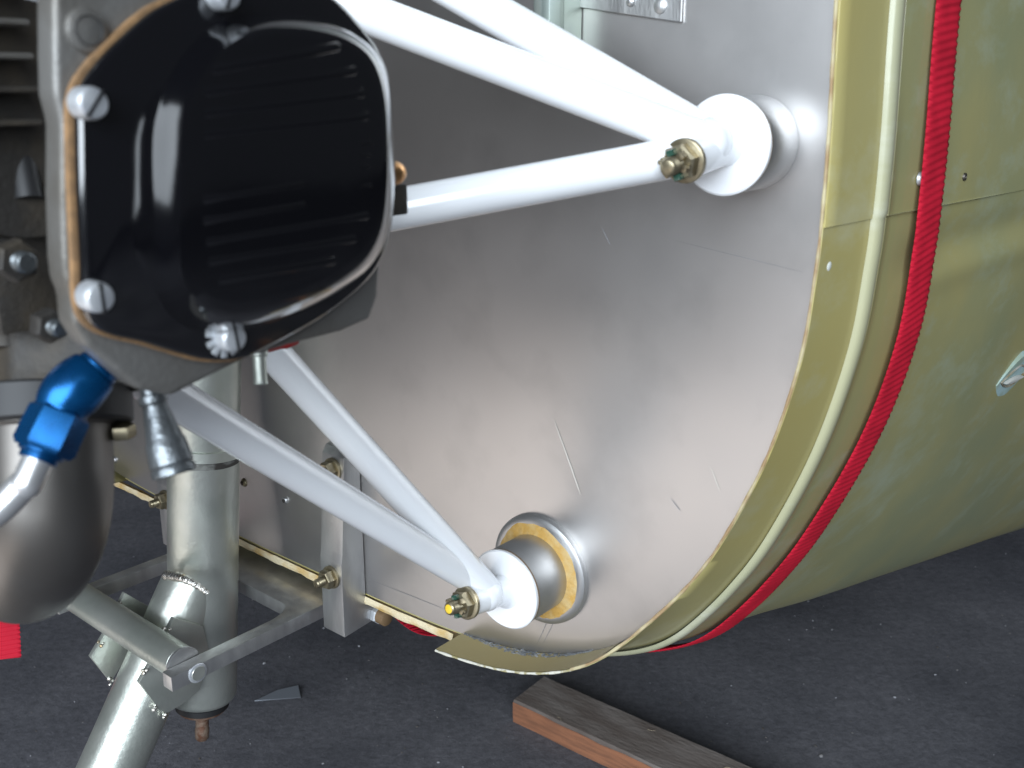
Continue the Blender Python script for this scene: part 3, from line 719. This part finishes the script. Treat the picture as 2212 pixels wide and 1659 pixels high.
# ------------------------------------------------------------------ link fork between cross tube and firewall brackets
fk = thing('link_fork', 'flat milled aluminium fork joining the nose gear to the firewall bracket', 'link arm', V(AC, uC, .08))
wo = aR - AC + .004 + .012                       # outer half width
hinge = (uC - .004, -.012)                       # (u, s) of the rear hinge
pin = (uC - .003, SC)
def fkp(x, t, lift):                             # x = sideways from centre line, t = 0 at the pin .. 1 at the hinge
    u = pin[0] + (hinge[0] - pin[0]) * t; s = pin[1] + (hinge[1] - pin[1]) * t
    return V(AC + x, u + lift, s)
TH = .0125
wi = wo - .0125
outl = [(wo, -.125), (wo, .84), (wo + .003, 1.03), (-wo - .003, 1.03), (-wo, .84), (-wo, -.125), (-wi, -.125), (-wi, .50)]
for k in range(9):
    t = k / 8
    outl.append((-wi + .016 * (1 - math.cos(t * math.pi / 2)), .50 + .20 * math.sin(t * math.pi / 2)))
for k in range(9):
    t = 1 - k / 8
    outl.append((wi - .016 * (1 - math.cos(t * math.pi / 2)), .50 + .20 * math.sin(t * math.pi / 2)))
outl += [(wi, .50), (wi, -.125)]
bot = [fkp(x, t, -TH / 2) for x, t in outl]
obj('fork_plate', prism(bot, Zd * TH, .0006, 2), 'alu', fk, sharp=30)
for sg in (1, -1):
    pc = fkp(sg * wo, 0.02, 0)
    ph = obj('pivot_pin', LA(pc - Hd * sg * .001, Hd * sg, [(0, .0062), (.0022, .0062), (.0030, .0056)], 30), 'galv', fk)
    obj('retaining_clip', LA(pc, Hd * sg, [(0, .0076), (.0010, .0080), (.0016, .0072)], 30), 'screw', ph)

# ------------------------------------------------------------------ firewall hinge brackets
def bracket(sign, label):
    root = thing('hinge_bracket', label, 'bracket', V(AC + sign * .114, -.12, .012), 'brackets carrying the link fork')
    ai, ao = AC + sign * .111, AC + sign * .138
    # side profile in s,u: thick foot, thinner tapered top, foot reaching aft under the edge
    pr = [(.0006, .048), (.0120, .046), (.0165, .040), (.0205, -.006), (.0235, -.042), (.0250, -.050), (.0255, -.116), (-.052, -.110), (-.058, -.103), (-.056, -.0985), (-.006, -.0985), (.0000, -.0945), (.0006, -.086)]
    pts = [V(ai, u, s) for s, u in pr]
    obj('bracket_body', prism(pts, Hd * (ao - ai), .0010, 2), 'alu', root, sharp=30)
    for (u, s0) in ((.0285, .0182), (-.064, .0258)):
        c = V((ai + ao) / 2 + .001, u, s0)
        obj('washer', LA(c - N * .001, N, [(0, .0098), (.0022, .0098), (.0026, .0090)], 32), 'gold', root)
        nt_ = obj('lock_nut', hexnut(c + N * .0014, N, .0084, .0074, rot=.15), 'gold', root)
        obj('bolt_end', threaded(c + N * .006, N, .0038, .0105), 'gold', nt_)
    c = V(ao, -.1085, -.010) if sign > 0 else V(ai, -.1085, -.010)
    hb2 = obj('hinge_bolt', hexnut(c, Hd * sign, .0082, .0055), 'screw', root)
    obj('rubber_bush', LA(c + Hd * sign * .0055, Hd * sign, [(0, .0068), (.008, .0068), (.009, .0055)], 24), 'brown', hb2)
    return root
bracket(1, 'milled aluminium hinge bracket with two gold nuts below the crossing white tubes')
bracket(-1, 'aluminium hinge bracket behind the upright gear tube with one gold bolt showing')

# ------------------------------------------------------------------ red strap round the nose
st = thing('tie_strap', 'ribbed red webbing strap wrapped round the green fuselage nose', 'strap', V(.05, -.10, -.10))
def strap_mesh(path, widthdirs, normals, wid, thick, ribs=.0047, amp=.0005, skew=.14):
    # dense resample with relief ribs across the webbing
    bm = bmesh.new(); dist = 0; rows = []
    for i, c in enumerate(path):
        if i: dist += (path[i] - path[i - 1]).length
        r = []
        nw = 8
        for k in range(nw + 1):
            t = k / nw - .5
            ph = (dist + t * wid * skew) / ribs * 2 * math.pi
            edge = 1 - (abs(t) * 2) ** 6
            r.append(c + widthdirs[i] * (t * wid + (.0004 * math.sin(ph) if abs(t) > .49 else 0)) + normals[i] * ((thick + amp * math.sin(ph)) * (.35 + .65 * edge)))
        back = [c + widthdirs[i] * (t * wid) - normals[i] * .0001 for t in (.5, -.5)]
        rows.append([bm.verts.new(p) for p in r + back])
    for A, B in zip(rows, rows[1:]):
        k = len(A)
        for q in range(k): bm.faces.new((A[q], A[(q + 1) % k], B[(q + 1) % k], B[q]))
    bm.faces.new(rows[0][::-1]); bm.faces.new(rows[-1]); return bm
ctr = []
hl = len(half)
for i in range(0, nfull):
    a, u = full[i]
    s = -.1148 + .010 * (1 - sstep(u, -.02, .25)) - .010 * math.exp(-((u - .14) / .08) ** 2)
    p = skin_pt(i, s, .0022 + .0016)
    # slack under the flat belly near the corner
    if i > hl - 190:
        sag = .052 * math.exp(-((a + .225) / .075) ** 2) if u < .0 else 0
        p = p - Zd * sag
    na, nu = fn[i]
    wv = (skin_pt(i, s - .012) - skin_pt(i, s + .012)).normalized()
    ctr.append((p, (na * Hd + nu * Zd), wv))
dense_p, dense_n = [], []
dense_w = []
for (p0, n0, w0), (p1, n1, w1) in zip(ctr, ctr[1:]):
    ln = (p1 - p0).length; k = max(1, int(ln / .0009))
    for q in range(k):
        dense_p.append(p0.lerp(p1, q / k)); dense_n.append(n0.lerp(n1, q / k).normalized()); dense_w.append(w0.lerp(w1, q / k).normalized())
wdirs = []
for i in range(len(dense_p)):
    t = (dense_p[min(i + 1, len(dense_p) - 1)] - dense_p[max(i - 1, 0)]).normalized()
    wd_ = (dense_w[i] - t * dense_w[i].dot(t)).normalized(); wdirs.append(wd_)
    nn = wd_.cross(t); dense_n[i] = nn if nn.dot(dense_n[i]) > 0 else -nn
obj('webbing', strap_mesh(dense_p, wdirs, dense_n, .0325, .0014), 'strap', st, sharp=80)
e0 = PD(8, 1300, 1.02); e1 = PD(14, 1422, 1.02)
pp = [e0.lerp(e1, k / 90) for k in range(91)]
tn = (CAM - e0); tn.z = 0; tn.normalize()
obj('loose_end', strap_mesh(pp, [Vector((1, .15, 0)).normalized()] * 91, [tn] * 91, .0285, .0013, skew=.1), 'strap', st, 'hanging cut end of the red strap', sharp=80)

# ------------------------------------------------------------------ plank and shard on the floor
pa, pb = PF(1109, 1512, .037), PF(1421, 1658, .037); pdv = (pb - pa); pdv.z = 0; pdv.normalize()
pw = Vector((-pdv.y, pdv.x, 0)); 
if pw.y < 0: pw = -pw
wid = (PF(1400, 1558, .037) - pa).dot(pw)
plank = thing('wooden_plank', 'weathered grey wooden plank with sawn orange edge lying on the floor', 'plank', (pa.x, pa.y, 0))
LEN = 1.1
def plank_bm():
    bm = bmesh.new(); rows = []
    n = 60
    for i in range(n + 1):
        t = i / n * LEN
        wob = .0012 * noise.noise(Vector((t * 14, 1, 0))); wob2 = .0015 * noise.noise(Vector((t * 11, 7, 0)))
        q = pa + pdv * t; q = Vector((q.x, q.y, 0))
        sec = []
        for k in range(7): sec.append(q + pw * (.002 + (wid - .004) * k / 6) + Zd * (.0370 + .0007 * noise.noise(Vector((t * 20, k * 2.1, 3)))))
        sec += [q + pw * (wid + wob2) + Zd * .034, q + pw * (wid + wob2) + Zd * .0005, q + pw * .001 + Zd * .0005, q + pw * wob + Zd * .0345]
        rows.append([bm.verts.new(p) for p in sec])
    for A, B in zip(rows, rows[1:]):
        k = len(A)
        for j in range(k): bm.faces.new((A[j], A[(j + 1) % k], B[(j + 1) % k], B[j]))
    bm.faces.new(rows[0][::-1]); bm.faces.new(rows[-1]); return bm
pl = obj('board', plank_bm(), 'wood', plank)
bmf = bmesh.new(); rows = []
for i in range(61):
    t = i / 60 * LEN - .0006; wob = .0012 * noise.noise(Vector((t * 14, 1, 0)))
    q = pa + pdv * t; q = Vector((q.x, q.y, 0))
    top = .0335 - .006 * max(0, noise.noise(Vector((t * 17, 9, 0))))
    rows.append([bmf.verts.new(q + pw * (wob - .0006) + Zd * z_ + pw * (.0008 * (z_ < .002))) for z_ in (.0008, .012, .024, top)])
for A, B in zip(rows, rows[1:]):
    for j in range(3): bmf.faces.new((A[j], A[j + 1], B[j + 1], B[j]))
obj('sawn_edge', bmf, 'woodcut', plank, 'fresh orange sawn edge')
bm = bmesh.new()
for i in range(9):
    t = random.uniform(.02, .5); c = pa + pdv * t + pw * random.uniform(-.004, wid * .9) + Zd * .001
    dd = Vector((random.uniform(-1, 1), random.uniform(-1, 1), 0)).normalized(); q = [c, c + dd * .006 + Zd * .001, c + dd * .010 + Vector((dd.y, -dd.x, 0)) * .004 + Zd * .0006]
    sweep(bm, spline(q, 3), random.uniform(.0003, .0008), 5)
obj('wood_shavings', bm, mat('pale_shavings', (.26, .21, .15), .8), plank, kind='stuff')
s0, s1, s2 = PF(549, 1517), PF(650, 1509), PF(645, 1489)
sh = obj('metal_offcut', prism([s0 + Zd * .001, s1 + Zd * .001, s2 + Zd * .006, PF(600, 1498) + Zd * .005], Zd * .0014, .0003, 1), mat('bluish_sheet_offcut', (.40, .43, .48), .35, .8), None, 'small pointed sheet metal offcut lying on the floor', cat='offcut', loc=s0)
